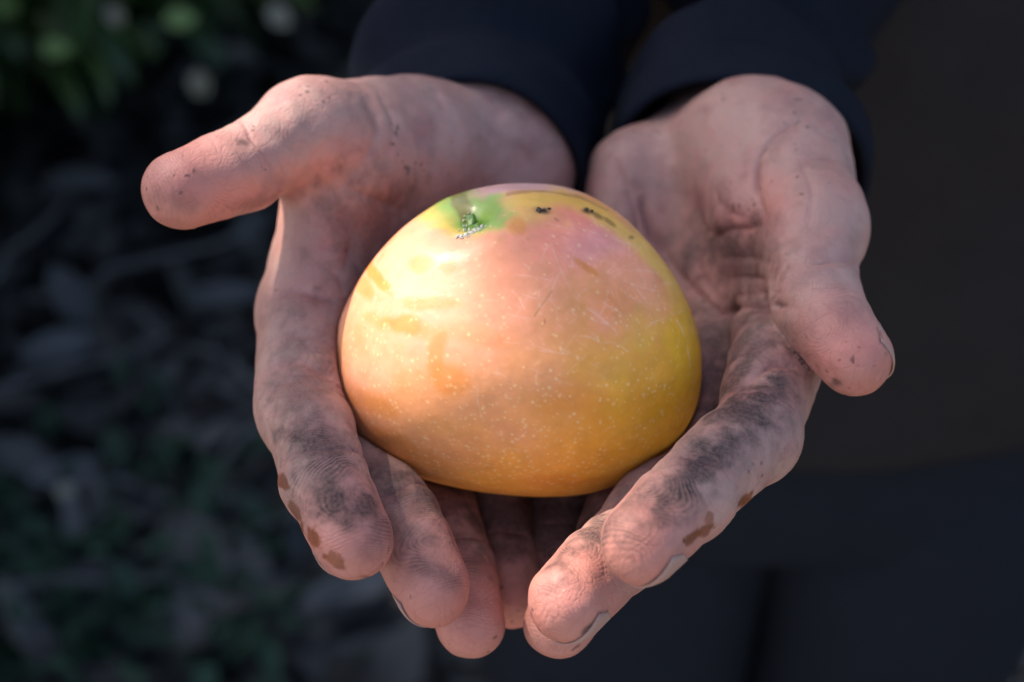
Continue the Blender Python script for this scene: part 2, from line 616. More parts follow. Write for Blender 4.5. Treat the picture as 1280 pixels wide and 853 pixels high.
build_ground()
build_path()
build_litter()
_g = [ground_at(60, 30), ground_at(330, -20), ground_at(-190, 120)]
SH = [(_g[0][0], _g[0][1], 1.5, 1.2, 4200, 'dense dark green shrub whose lowest leaves hang over the litter'),
      (_g[1][0], _g[1][1], 1.6, 1.2, 4000, 'broad dark green shrub rooted behind the left sleeve'),
      (_g[2][0], _g[2][1], 1.55, 1.3, 4600, 'leafy shrub growing beside the unseen added twin-stemmed tree'),
      (0.85, 3.3, 1.9, 1.4, 2000, 'tall leafy shrub hidden behind the person in dark clothes'),
      (-1.95, 1.35, 2.0, 1.5, 5200, 'unseen tall shrub added to shade the litter, past the added twin-stemmed tree'),  # out of view, put here to keep sun off the litter
      (-1.42, 0.92, 1.55, 1.1, 4200, 'unseen rounded shrub added to shade the litter by the weeds')]  # also unseen, closes a sunlit gap on the ground
for k, (x, y, h, w, n, lb) in enumerate(SH):
    build_shrub('leafy_shrub', lb, x, y, h, w, n, 20 + k)


def build_added_tree():
    """a tree added out of view; its two stems leave a sun slit over the hands"""
    rng = np.random.default_rng(5)
    hx = unit([SUN[0], SUN[1]])
    pr = np.array([hx[1], -hx[0]])
    r = .15
    dist, lean = 2.2, -1.16
    zm = H0[2] + dist * math.tan(elev)               # height at which the sun ray to the fruit passes the stems
    slope = lean * math.cos(elev)

    wide = math.hypot(1, lean)

    def stem(off, z, d, k=1.0):
        q = hx * d + pr * (off + k * slope * (z - zm))
        return (q[0], q[1], z)

    c = np.array(stem(ADDED_TREE_EDGE + r * wide, 0, dist)[:2])
    root = empty('shade_tree', (c[0], c[1], 0))
    zs = np.linspace(-.05, 6.3, 40)
    path = [stem(ADDED_TREE_EDGE + r * wide, z, dist) for z in zs]
    V, F = tube(path, [r * (1 + .35 * math.exp(-max(z, 0) / .25)) * (1 + .008 * rng.normal()) for z in zs], 28)
    V = np.array(V)
    V[:, :2] += .003 * np.stack([noise(V, .12, 3), noise(V, .12, 4)], 1)
    make_mesh('trunk', V, F, M_BARK, root, loc=(c[0], c[1], 0))
    path2 = [stem(-.057 - .085 * math.hypot(1, lean * .93), z, dist, .93) for z in zs[:-2]]
    c2 = path2[0]
    V, F = tube(path2, [.085 * (1 + .05 * math.exp(-max(z, 0) / .25)) * (1 + .008 * rng.normal()) for z in zs[:-2]], 24)
    V = np.array(V)
    V[:, :2] += .003 * np.stack([noise(V, .12, 13), noise(V, .12, 14)], 1)
    make_mesh('trunk', V, F, M_BARK, root, loc=(c2[0], c2[1], 0))
    top = np.array(path[-1])
    cl = []
    for k in range(7):
        a = k * .9 + rng.uniform(0, .5)
        e = top + np.array([math.cos(a) * rng.uniform(.9, 1.5), math.sin(a) * rng.uniform(.9, 1.5), rng.uniform(.5, 1.3)])
        b = top - [0, 0, rng.uniform(0, .35)]
        pts = [b + (e - b) * t + np.array([0, 0, -.1 * math.sin(t * 3.14)]) for t in np.linspace(0, 1, 7)]
        v, f = tube(pts, [.06 * (1 - .75 * t) for t in np.linspace(0, 1, 7)], 9)
        make_mesh('limb', v, f, M_BARK, root, loc=b)
        cl += [e + rng.normal(0, .3, 3) for _ in range(9)] + [pts[4] + rng.normal(0, .25, 3) + [0, 0, .2] for _ in range(4)]
    cl = np.array(cl)
    cl[:, 2] = np.maximum(cl[:, 2], 6.5)
    n = 5200
    w = rng.integers(0, len(cl), n)
    off = rng.normal(0, .17, (n, 3))
    V, F, t = leaves_mesh(cl[w] + off, off * 3 + rng.normal(0, .3, (n, 3)) + [0, 0, -.5], np.tile([0, 0, 1.0], (n, 1)) + rng.normal(0, .5, (n, 3)),
                          rng.uniform(.10, .2, n), rng.uniform(.5, .8, n), rng.uniform(0, .4, n), rng)
    make_mesh('crown', V, F, M_GREEN, root, attrs={'tint': t}, loc=top)
    tag(root, 'unseen tree with two leaning brown stems, added to shade parts of the hands', 'tree')


ADDED_TREE_EDGE = 0.0092  # where the added stem's shadow edge crosses the hands
build_added_tree()


# ------------------------------------------------------------------ clothing
def grid_faces(n, m, closed=True, off=0):
    i = np.arange(n - 1)[:, None]
    j = np.arange(m if closed else m - 1)[None, :]
    j2 = (j + 1) % m
    return np.stack([(i * m + j).ravel(), (i * m + j2).ravel(), ((i + 1) * m + j2).ravel(), ((i + 1) * m + j).ravel()], 1) + off


def catmull(pts, n):
    pts = np.asarray(pts, float)
    P = np.vstack([2 * pts[0] - pts[1], pts, 2 * pts[-1] - pts[-2]])
    out = []
    segs = len(pts) - 1
    for t in np.linspace(0, segs, n):
        i = min(int(t), segs - 1)
        f = t - i
        p0, p1, p2, p3 = P[i], P[i + 1], P[i + 2], P[i + 3]
        out.append(0.5 * ((2 * p1) + (-p0 + p2) * f + (2 * p0 - 5 * p1 + 4 * p2 - p3) * f ** 2 + (-p0 + 3 * p1 - 3 * p2 + p3) * f ** 3))
    return np.array(out)


def sleeve(parent, path, ra, rb, ref, seed, hem_tilt):
    """cloth tube along path (world m) with an open, turned-in cuff at the first point"""
    n, m = 150, 160
    ctr = catmull(path, n)
    A = catmull(np.array(ra)[:, None], n)[:, 0]
    B = catmull(np.array(rb)[:, None], n)[:, 0]
    seg = np.r_[0, np.cumsum(np.linalg.norm(np.diff(ctr, axis=0), axis=1))]
    th = np.linspace(0, 2 * math.pi, m, endpoint=False)
    outer = np.zeros((n, m, 3))
    nor = np.zeros((n, m, 3))
    for i in range(n):
        t = unit(ctr[min(i + 1, n - 1)] - ctr[max(i - 1, 0)])
        w = max(0, 1 - seg[i] / 0.09)
        t = unit(t + w * np.asarray(hem_tilt))
        s = unit(np.asarray(ref) - (np.asarray(ref) @ t) * t)
        u = np.cross(t, s)
        dirs = np.cos(th)[:, None] * s * A[i] + np.sin(th)[:, None] * u * B[i]
        outer[i] = ctr[i] + dirs
        nor[i] = dirs / np.linalg.norm(dirs, axis=1, keepdims=True)
    P = outer.reshape(-1, 3)
    sd = np.repeat(seg, m)
    tt = np.tile(th, n)
    # diagonal folds, fading at the cuff
    fade = sstep(sd, .012, .05)
    ph = sd / .045 * 2 * math.pi
    fold = (np.sin(ph + 1.6 * np.sin(tt + seed) + 2.2 * noise(P, .09, seed)) * (.5 + .5 * noise(P, .07, seed + 3))) * .012
    fold += .007 * (1 - np.abs(noise(P * [1, 1, 1.6], .055, seed + 17)) * 2.2) - .006 + .016 * noise(P, .06, seed + 5) + .0035 * noise(P, .025, seed + 9)
    hemw = -.0012 * np.exp(-((sd - .020) / .0012) ** 2) - .0010 * np.exp(-((sd - .0225) / .0012) ** 2) + .0006 * (sd < .02)
    wave = .0022 * noise(P, .03, seed + 13)
    P = P + nor.reshape(-1, 3) * (fold * fade + hemw + wave)[:, None]
    outer = P.reshape(n, m, 3)
    k = 46                                                # inner lining rows
    inner = outer[:k] - nor[:k] * .0032
    lip = (outer[0] + inner[0]) / 2 - (unit(ctr[1] - ctr[0]) * .0012)
    V = np.vstack([inner[::-1].reshape(-1, 3), lip, outer.reshape(-1, 3)])
    F = grid_faces(k + 1 + n, m)
    return make_mesh('sleeve', V, F, M_NAVY, parent)


def loft(name, rings, m, mat, parent, seed, fold=.006, cap=True, fs=.12):
    """rings: (cx, cy, z, half width, half depth, squareness)"""
    R = catmull(np.array(rings, float), 90)
    th = np.linspace(0, 2 * math.pi, m, endpoint=False)
    V = []
    for cx, cy, z, a, b, q in R:
        c, s = np.cos(th), np.sin(th)
        e = 2 / max(q, 2)
        V.append(np.stack([cx + a * np.sign(c) * np.abs(c) ** e, cy + b * np.sign(s) * np.abs(s) ** e, np.full(m, z)], 1))
    V = np.array(V).reshape(-1, 3)
    C = np.repeat(R[:, :2], m, 0)
    nor = np.c_[V[:, :2] - C, np.zeros(len(V))]
    nor /= np.linalg.norm(nor, axis=1, keepdims=True) + 1e-9
    V2 = V + nor * (fold * fbm(V * [1, 1, .6], fs, seed, 4) + fold * .6 * np.sin(V[:, 2] / .05 + 4 * noise(V, .15, seed + 2)))[:, None]
    F = [tuple(f) for f in grid_faces(90, m)]
    if cap:
        F.append(tuple(range(m))[::-1])
        F.append(tuple(89 * m + k for k in range(m)))
    return make_mesh(name, V2, F, mat, parent)


TX, TY = 0.168, 0.37
person = empty('person', (TX, TY, 0))
tag(person, 'person in dark work clothes holding out a ripe mango in two cupped, soil-stained hands', 'person')
jacket = loft('jacket', [(TX, TY, .795, .195, .118, 2.6), (TX, TY, .83, .198, .120, 2.6), (TX, TY, .95, .195, .118, 2.5), (TX, TY, 1.1, .19, .115, 2.4),
                         (TX, TY, 1.25, .20, .118, 2.4), (TX, TY + .01, 1.38, .205, .105, 2.4), (TX, TY + .02, 1.44, .16, .085, 2.2), (TX, TY + .02, 1.48, .075, .07, 2),
                         (TX, TY + .02, 1.52, .066, .066, 2)], 120, M_BROWN, person, 3, .008)
trousers = loft('trousers', [(TX, TY, .70, .175, .10, 2.5), (TX, TY, .74, .185, .106, 2.5), (TX, TY, .80, .183, .108, 2.5), (TX, TY, .90, .17, .10, 2.4)], 100, M_TROUSER, person, 8, .004)
for s in (-1, 1):
    loft('trouser_leg', [(TX + s * .088, TY - .005, .745, .085, .085, 2.2), (TX + s * .088, TY - .005, .70, .098, .095, 2.3), (TX + s * .09, TY - .01, .55, .098, .09, 2.2), (TX + s * .092, TY - .005, .40, .088, .078, 2),
                         (TX + s * .10, TY, .2, .075, .07, 2), (TX + s * .11, TY, .06, .068, .075, 2)], 70, M_TROUSER, trousers, 12 + s, .005)
    bx = TX + s * .115
    loft('boot', [(bx, TY - .05, -.03, .052, .145, 2.6), (bx, TY - .05, .0, .054, .147, 2.6), (bx, TY - .045, .04, .050, .135, 2.4), (bx, TY - .02, .075, .046, .105, 2.2),
                  (bx, TY + .02, .11, .047, .062, 2), (bx, TY + .02, .17, .05, .06, 2)], 40, M_BROWN, person, 30, .001)


def W3(x, y, z):
    return to_world(np.array([x, y, z], float))


# image-left arm (the person's right) and image-right arm
cuffL = to_world(U(574, 212, -72))
cuffR = to_world(U(920, 212, -74))
EL_L, EL_R = np.array([0.015, .34, 1.10]), np.array([.138, .345, 1.10])
SH_L, SH_R = np.array([TX - .19, .38, 1.38]), np.array([TX + .19, .38, 1.38])
camx = np.array([1.0, 0, 0])
sleeve(jacket, [cuffL, cuffL * .6 + EL_L * .4, EL_L, EL_L * .5 + SH_L * .5 + [-.01, 0, 0], SH_L], [.041, .043, .047, .060, .068], [.036, .042, .047, .058, .066], camx, 5, (0.0, 0, 0))
sleeve(jacket, [cuffR, cuffR * .6 + EL_R * .4, EL_R, EL_R * .5 + SH_R * .5 + [.01, 0, 0], SH_R], [.043, .045, .047, .060, .068], [.037, .042, .046, .058, .066], camx, 9, (0.0, 0, 0))


# ------------------------------------------------------------------ the fruit's form
MC = U(648, 430, 0)
OUT = [(660, 228), (600, 238), (530, 265), (480, 310), (440, 370), (420, 430), (419, 470), (432, 520), (460, 560), (510, 590), (560, 607), (620, 617),
       (690, 620), (750, 612), (800, 590), (850, 545), (874, 490), (878, 450), (870, 410), (850, 360), (815, 310), (770, 265), (720, 240)]
_o = np.array([U(x, y)[:2] - MC[:2] for x, y in OUT])
_th = np.arctan2(_o[:, 1], _o[:, 0])
_rr = np.hypot(_o[:, 0], _o[:, 1])
_ordr = np.argsort(_th)
_tg = np.linspace(-math.pi, math.pi, 720, endpoint=False)
_rg = np.interp(_tg, _th[_ordr], _rr[_ordr], period=2 * math.pi)
_f = np.fft.rfft(_rg)
_f[8:] = 0
_rg = np.fft.irfft(_f, 720)
RZ = 45.0


def mango_R(th):
    return np.interp(th, _tg, _rg, period=2 * math.pi)


def mango_sdf(P):
    q = P - MC
    R = mango_R(np.arctan2(q[:, 1], q[:, 0]))
    g = np.sqrt((q[:, 0] ** 2 + q[:, 1] ** 2) / R ** 2 + q[:, 2] ** 2 / RZ ** 2)
    return (g - 1) * 46


# ------------------------------------------------------------------ hands: one smooth implicit surface each
def rcone(P, a, b, ra, rb):
    a = np.asarray(a, float)
    ba = np.asarray(b, float) - a
    pa = P - a
    t = np.clip(pa @ ba / (ba @ ba), 0, 1)
    q = pa - t[:, None] * ba
    return np.sqrt((q * q).sum(1)) - (ra + (rb - ra) * t)


def smin(a, b, k):
    h = np.maximum(k - np.abs(a - b), 0) / k
    return np.minimum(a, b) - h * h * k * .25


def smax(a, b, k):
    return -smin(-a, -b, k)


class Finger:
    def __init__(self, J, R, palm, thumb=False, nail=None, extra=()):
        self.J = [np.asarray(j, float) for j in J]           # root joint ... tip centre
        self.R = R
        self.palm = np.asarray(palm, float)
        self.thumb = thumb
        self.nail = None if nail is None else np.asarray(nail, float)
        self.extra = extra
        self.seg = [(self.J[i], self.J[i + 1]) for i in range(len(J) - 1)]
        self.n = []
        for a, b in self.seg:
            t = unit(b - a)
            self.n.append(unit(self.palm - (self.palm @ t) * t))

    def sdf(self, P):
        d = None
        m = len(self.seg)
        for i, (a, b) in enumerate(self.seg):
            ra, rb = self.R[i], self.R[i + 1]
            n = self.n[i]
            bone = rcone(P, a, b, ra, rb)
            # the flesh on the palm side of each phalanx
            l = np.linalg.norm(b - a)
            if i == m - 1:
                pad = rcone(P, a + (b - a) * .45 + n * ra * .20, b - (b - a) * .04 + n * rb * .22, ra * .90, rb * .86)
            else:
                pad = rcone(P, a + (b - a) * .35 + n * ra * .22, a + (b - a) * .68 + n * rb * .22, ra * .88, rb * .88)
            s = smin(bone, pad, 4)
            # a waist in each phalanx, knuckle on the back of each joint
            d = s if d is None else smin(d, s, 3.5)
            if i > 0:
                kn = np.sqrt((((P - (a - n * ra * .08)) ** 2).sum(1))) - ra * .94
                d = smin(d, kn, 3)
        for a, b, ra, rb in self.extra:
            d = smin(d, rcone(P, a, b, ra, rb), 6)
        return d


class Hand:
    def __init__(self, prims, fingers, name):
        self.prims, self.fingers, self.name = prims, fingers, name

    def sdf(self, P):
        palm = None
        for (a, b, ra, rb, k) in self.prims:
            d = rcone(P, a, b, ra, rb)
            palm = d if palm is None else smin(palm, d, k)
        best = None
        for f in self.fingers:
            df = f.sdf(P)
            s = smin(palm, df, 11 if f.thumb else 8)
            best = s if best is None else np.minimum(best, s) if f.thumb else smin(best, s, .8)
        return smax(best, -(mango_sdf(P) - .25), 2.5)


def surface_nets(fn, lo, hi, h):
    lo = np.asarray(lo, float)
    blk = 8
    nb = np.ceil((np.asarray(hi) - lo) / (h * blk)).astype(int)
    n = nb * blk + 1
    D = np.full(n, 9.0, np.float32)
    ci = np.stack(np.meshgrid(*[np.arange(k) for k in nb], indexing='ij'), -1).reshape(-1, 3)
    cc = lo + (ci + .5) * blk * h
    cd = fn(cc)
    act = np.abs(cd) < blk * h * .87 + 1.6
    inside = ci[cd < 0]
    for i, j, k in inside:
        D[i * blk:(i + 1) * blk + 1, j * blk:(j + 1) * blk + 1, k * blk:(k + 1) * blk + 1] = -9
    loc = np.stack(np.meshgrid(*[np.arange(blk + 1)] * 3, indexing='ij'), -1).reshape(-1, 3)
    A = ci[act]
    for s in range(0, len(A), 600):
        g = (A[s:s + 600, None, :] * blk + loc[None]).reshape(-1, 3)
        D[g[:, 0], g[:, 1], g[:, 2]] = fn(lo + g * h)
    I = D < 0
    corner = [(a, b, c) for a in (0, 1) for b in (0, 1) for c in (0, 1)]
    s0 = tuple(k - 1 for k in n)
    cnt = np.zeros(s0, np.int8)
    for a, b, c in corner:
        cnt += I[a:a + s0[0], b:b + s0[1], c:c + s0[2]]
    cells = np.argwhere((cnt > 0) & (cnt < 8))
    vid = np.full(s0, -1, np.int64)
    vid[tuple(cells.T)] = np.arange(len(cells))
    vals = np.stack([D[cells[:, 0] + a, cells[:, 1] + b, cells[:, 2] + c] for a, b, c in corner], 1)
    cpos = np.array(corner, float)
    acc = np.zeros((len(cells), 3))
    num = np.zeros(len(cells))
    for i in range(8):
        for j in range(i + 1, 8):
            if np.abs(cpos[i] - cpos[j]).sum() != 1:
                continue
            m = (vals[:, i] < 0) != (vals[:, j] < 0)
            t = vals[m, i] / (vals[m, i] - vals[m, j])
            acc[m] += cpos[i] + t[:, None] * (cpos[j] - cpos[i])
            num[m] += 1
    V = lo + (cells + acc / num[:, None]) * h
    F = []
    for ax in range(3):
        o1, o2 = [(1, 2), (2, 0), (0, 1)][ax]
        sl0 = [slice(1, None)] * 3
        sl0[ax] = slice(0, -1)
        sl1 = [slice(1, None)] * 3
        sl1[ax] = slice(1, None)
        a0, a1 = I[tuple(sl0)], I[tuple(sl1)]
        e = np.argwhere(a0 != a1)
        if not len(e):
            continue
        flip = a0[tuple(e.T)]
        base = e + 1
        base[:, ax] -= 1
        ok = np.all(base < np.array(s0), 1)
        e, flip, base = e[ok], flip[ok], base[ok]
        u1 = np.zeros(3, int); u1[o1] = 1
        u2 = np.zeros(3, int); u2[o2] = 1
        q = np.stack([vid[tuple((base - u1 - u2).T)], vid[tuple((base - u2).T)], vid[tuple(base.T)], vid[tuple((base - u1).T)]], 1)
        q[~flip] = q[~flip][:, ::-1]
        F.append(q)
    F = np.vstack(F)
    return V, F[(F >= 0).all(1)]


def sdf_normals(fn, V, e=.3):
    N = np.zeros_like(V)
    for a in range(3):
        dd = np.zeros(3)
        dd[a] = e
        N[:, a] = fn(V + dd) - fn(V - dd)
    return N / (np.linalg.norm(N, axis=1, keepdims=True) + 1e-9)


def project(fn, V, it=2):
    for _ in range(it):
        d = fn(V)
        N = np.stack([fn(V + e) - d for e in np.eye(3) * .25], 1)
        N /= np.linalg.norm(N, axis=1, keepdims=True) + 1e-9
        V = V - N * np.clip(d, -1.2, 1.2)[:, None]
    return V


def mesh_normals(V, F):
    fnm = np.cross(V[F[:, 2]] - V[F[:, 0]], V[F[:, 3]] - V[F[:, 1]])
    N = np.zeros_like(V)
    for a in range(3):
        for k in range(4):
            N[:, a] += np.bincount(F[:, k], fnm[:, a], len(V))
    return N / (np.linalg.norm(N, axis=1, keepdims=True) + 1e-9)


def subdivide(V, F):
    E = np.vstack([F[:, [0, 1]], F[:, [1, 2]], F[:, [2, 3]], F[:, [3, 0]]])
    E.sort(axis=1)
    ue, inv = np.unique(E, axis=0, return_inverse=True)
    inv = inv.ravel()
    nf = len(F)
    em = (V[ue[:, 0]] + V[ue[:, 1]]) / 2
    fm = V[F].mean(1)
    e0 = len(V)
    f0 = e0 + len(ue)
    a, b, c, d = [inv[k * nf:(k + 1) * nf] + e0 for k in range(4)]
    ctr = np.arange(nf) + f0
    F2 = np.vstack([np.stack([F[:, 0], a, ctr, d], 1), np.stack([a, F[:, 1], b, ctr], 1),
                    np.stack([ctr, b, F[:, 2], c], 1), np.stack([d, ctr, c, F[:, 3]], 1)])
    return np.vstack([V, em, fm]), F2


# ---- image-left hand
W = np.array([-13., 67, -66])
radL = unit([-43, 5, 30])
E_ = W + np.array([7., 42, -49])
mI, mM, mR, mP = U(389, 385, -14), np.array([-52., 4, -33]), np.array([-33., -8, -49]), np.array([-9., -10, -60])
fI = Finger([mI, U(381, 520, 20), U(405, 601, 40), U(441, 678, 52)], [13.0, 11.6, 10.6, 9.4], (.55, .35, .8), extra=[(U(380, 405, -9), U(375, 500, 12), 12.6, 12.0)])
fM = Finger([mM, U(437, 566, 2), U(498, 648, 27), U(541, 737, 41)], [11.5, 10.8, 10.4, 9.4], (.3, .5, .8), nail=(.55, .6, .45))
fR = Finger([mR, U(538, 610, -17), U(570, 707, 8), U(589, 780, 21)], [11.5, 11.0, 9.9, 9.0], (.15, .55, .8))
fP = Finger([mP, U(624, 612, -30), U(634, 690, -11), U(640, 752, 0)], [10.5, 9.6, 8.6, 7.4], (.1, .55, .8))
c1, t1, t2, t3 = U(500, 164, -42), U(390, 159, -9), U(303, 212, 10), U(227, 239, 23)
fT = Finger([t1, t2, t3], [12.0, 11.4, 10.2], (.1, .1, .98), thumb=True)
hyL = np.array([7., 60, -74])
primsL = [
    (W - radL * 10, W + radL * 10 + np.array([0, -4, 0]), 17, 13, 10),
    (W - radL * 9, E_ - radL * 6, 19, 16, 12),
    (W + radL * 6 + np.array([0, -4, 0]), E_ + radL * 5, 14, 16, 12),
    (W + radL * 14, mI, 13, 12, 12),
    (W + radL * 4, mM, 14, 12, 12),
    (W - radL * 5, mR, 14, 11.5, 12),
    (W - radL * 13, mP, 14, 11, 12),
    (hyL, mP + [1, 14, -1], 14, 12.5, 12),
    (c1, t1, 17, 12.6, 12),
    (c1 + [6, -6, -2], U(430, 215, -16), 16, 11, 12),
    (U(428, 205, -20), mI + [1, 6, -3], 12, 11, 12),
    (U(408, 195, -18), mI + [0, 12, -4], 8, 9.5, 10),
]
handL = Hand(primsL, [fI, fM, fR, fP, fT], 'L')

# ---- image-right hand
W2 = np.array([70., 60, -74])
radR = unit([44, 6, 34])
E2 = W2 + np.array([15., 41, -47])
nI, nM, nR, nP = U(982, 425, -9), np.array([66., -4, -31]), np.array([49., -9, -50]), np.array([28., -12, -60])
gI = Finger([nI, U(944, 545, 32), U(863, 620, 54), U(803, 682, 69)], [13.2, 11.3, 10.5, 9.4], (-.52, .70, .48), nail=(-.66, .68, .26))
gM = Finger([nM, U(858, 588, 4), U(775, 688, 32), U(710, 755, 53)], [11.5, 10.8, 10.4, 9.6], (-.48, .72, .5), nail=(-.62, .72, .28))
gR = Finger([nR, U(790, 618, -20), U(748, 718, 10), U(697, 780, 24)], [11.5, 11.2, 9.9, 9.0], (-.15, .6, .75))
gP = Finger([nP, U(703, 614, -33), U(694, 680, -17), U(691, 728, -9)], [10.5, 9.8, 8.6, 7.4], (-.1, .6, .75))
d1, s1, s2, s3 = U(985, 190, -42), U(1018, 282, -10), U(1020, 378, 14), U(1070, 449, 27)
gT = Finger([s1, s2, s3], [12.8, 11.6, 9.6], (-.75, .1, .62), thumb=True, nail=(-.97, .0, -.05))
hyR = np.array([40., 56, -70])
primsR = [
    (W2 - radR * 10, W2 + radR * 12, 18, 18, 10),
    (W2 - radR * 9, E2 - radR * 6, 19, 16, 12),
    (W2 + radR * 9, E2 + radR * 6, 19, 16, 12),
    (W2 + radR * 12, nI, 13, 12, 12),
    (W2 + radR * 3, nM, 14, 12, 12),
    (W2 - radR * 5, nR, 14, 11.5, 12),
    (W2 - radR * 13, nP, 14, 11, 12),
    (hyR, nP + [3, 14, -1], 14, 12.5, 12),
    (d1, s1, 19, 13.5, 12),
    (U(930, 175, -52), U(955, 265, -28), 18, 13, 14),
    (U(1000, 300, -22), nI + [2, 8, -5], 10, 10, 10),
]
handR = Hand(primsR, [gI, gM, gR, gP, gT], 'R')


def seg_dist_px(x, y, pts):
    d = np.full(len(x), 1e9)
    pts = np.asarray(pts, float)
    for (ax, ay), (bx, by) in zip(pts[:-1], pts[1:]):
        vx, vy = bx - ax, by - ay
        t = np.clip(((x - ax) * vx + (y - ay) * vy) / (vx * vx + vy * vy + 1e-9), 0, 1)
        d = np.minimum(d, np.hypot(x - ax - t * vx, y - ay - t * vy))
    return d


CREASE = {  # palm lines: points in the picture, width (px), depth (mm)
    'L': [([(345, 372), (372, 362), (400, 368), (430, 378)], 3.2, 1.3), ([(335, 462), (365, 450), (400, 462), (425, 478)], 5, .9),
          ([(395, 225), (420, 250), (440, 300), (430, 340)], 4, .8), ([(452, 120), (470, 160), (455, 210)], 4, .5), ([(540, 100), (560, 150)], 3, .3),
          ([(380, 235), (405, 262), (420, 285)], 3, .6), ([(640, 175), (672, 215)], 4, .4), ([(432, 235), (470, 250), (500, 262)], 3, .5), ([(410, 300), (440, 318), (455, 350)], 3, .6), ([(400, 330), (425, 345), (432, 372)], 3, .5), ([(520, 160), (545, 190), (560, 225)], 3, .35), ([(355, 425), (385, 418), (415, 430)], 3, .4), ([(600, 150), (640, 190)], 3, .35), ([(470, 110), (490, 150), (485, 200)], 2.5, .35)],
    'R': [([(1000, 150), (970, 168), (950, 195), (945, 235), (955, 275)], 3, .9), ([(955, 270), (940, 285), (905, 290), (880, 305)], 4, .8),
          ([(880, 305), (870, 330), (890, 365), (905, 385)], 5, .8), ([(965, 330), (930, 322), (895, 325)], 4, .8),
          ([(968, 352), (930, 346), (900, 350)], 3, .6), ([(985, 384), (940, 382), (905, 387), (875, 392)], 4, 1.3),
          ([(800, 240), (815, 290), (850, 345), (885, 380), (905, 388)], 5, 1.2), ([(1000, 460), (965, 455), (930, 480)], 4, 1.2),
          ([(1040, 320), (1060, 328), (1078, 335)], 3, .5), ([(1005, 318), (1035, 322), (1062, 333)], 4, .5), ([(850, 110), (835, 150), (840, 200)], 5, .3), ([(890, 230), (905, 260), (935, 275)], 3, .5), ([(870, 250), (880, 285), (900, 300)], 3, .5), ([(975, 365), (940, 366), (912, 372)], 2.5, .6), ([(930, 300), (938, 330), (930, 360)], 2.5, .5), ([(905, 300), (912, 335), (905, 370)], 2.5, .4), ([(980, 420), (955, 425), (930, 440)], 3, .6), ([(890, 400), (900, 430), (892, 460)], 3, .5), ([(1000, 200), (1015, 240), (1010, 290)], 3, .3), ([(770, 200), (790, 250), (800, 300)], 4, .5), ([(1040, 240), (1062, 250), (1078, 252)], 2.5, .3)],
}
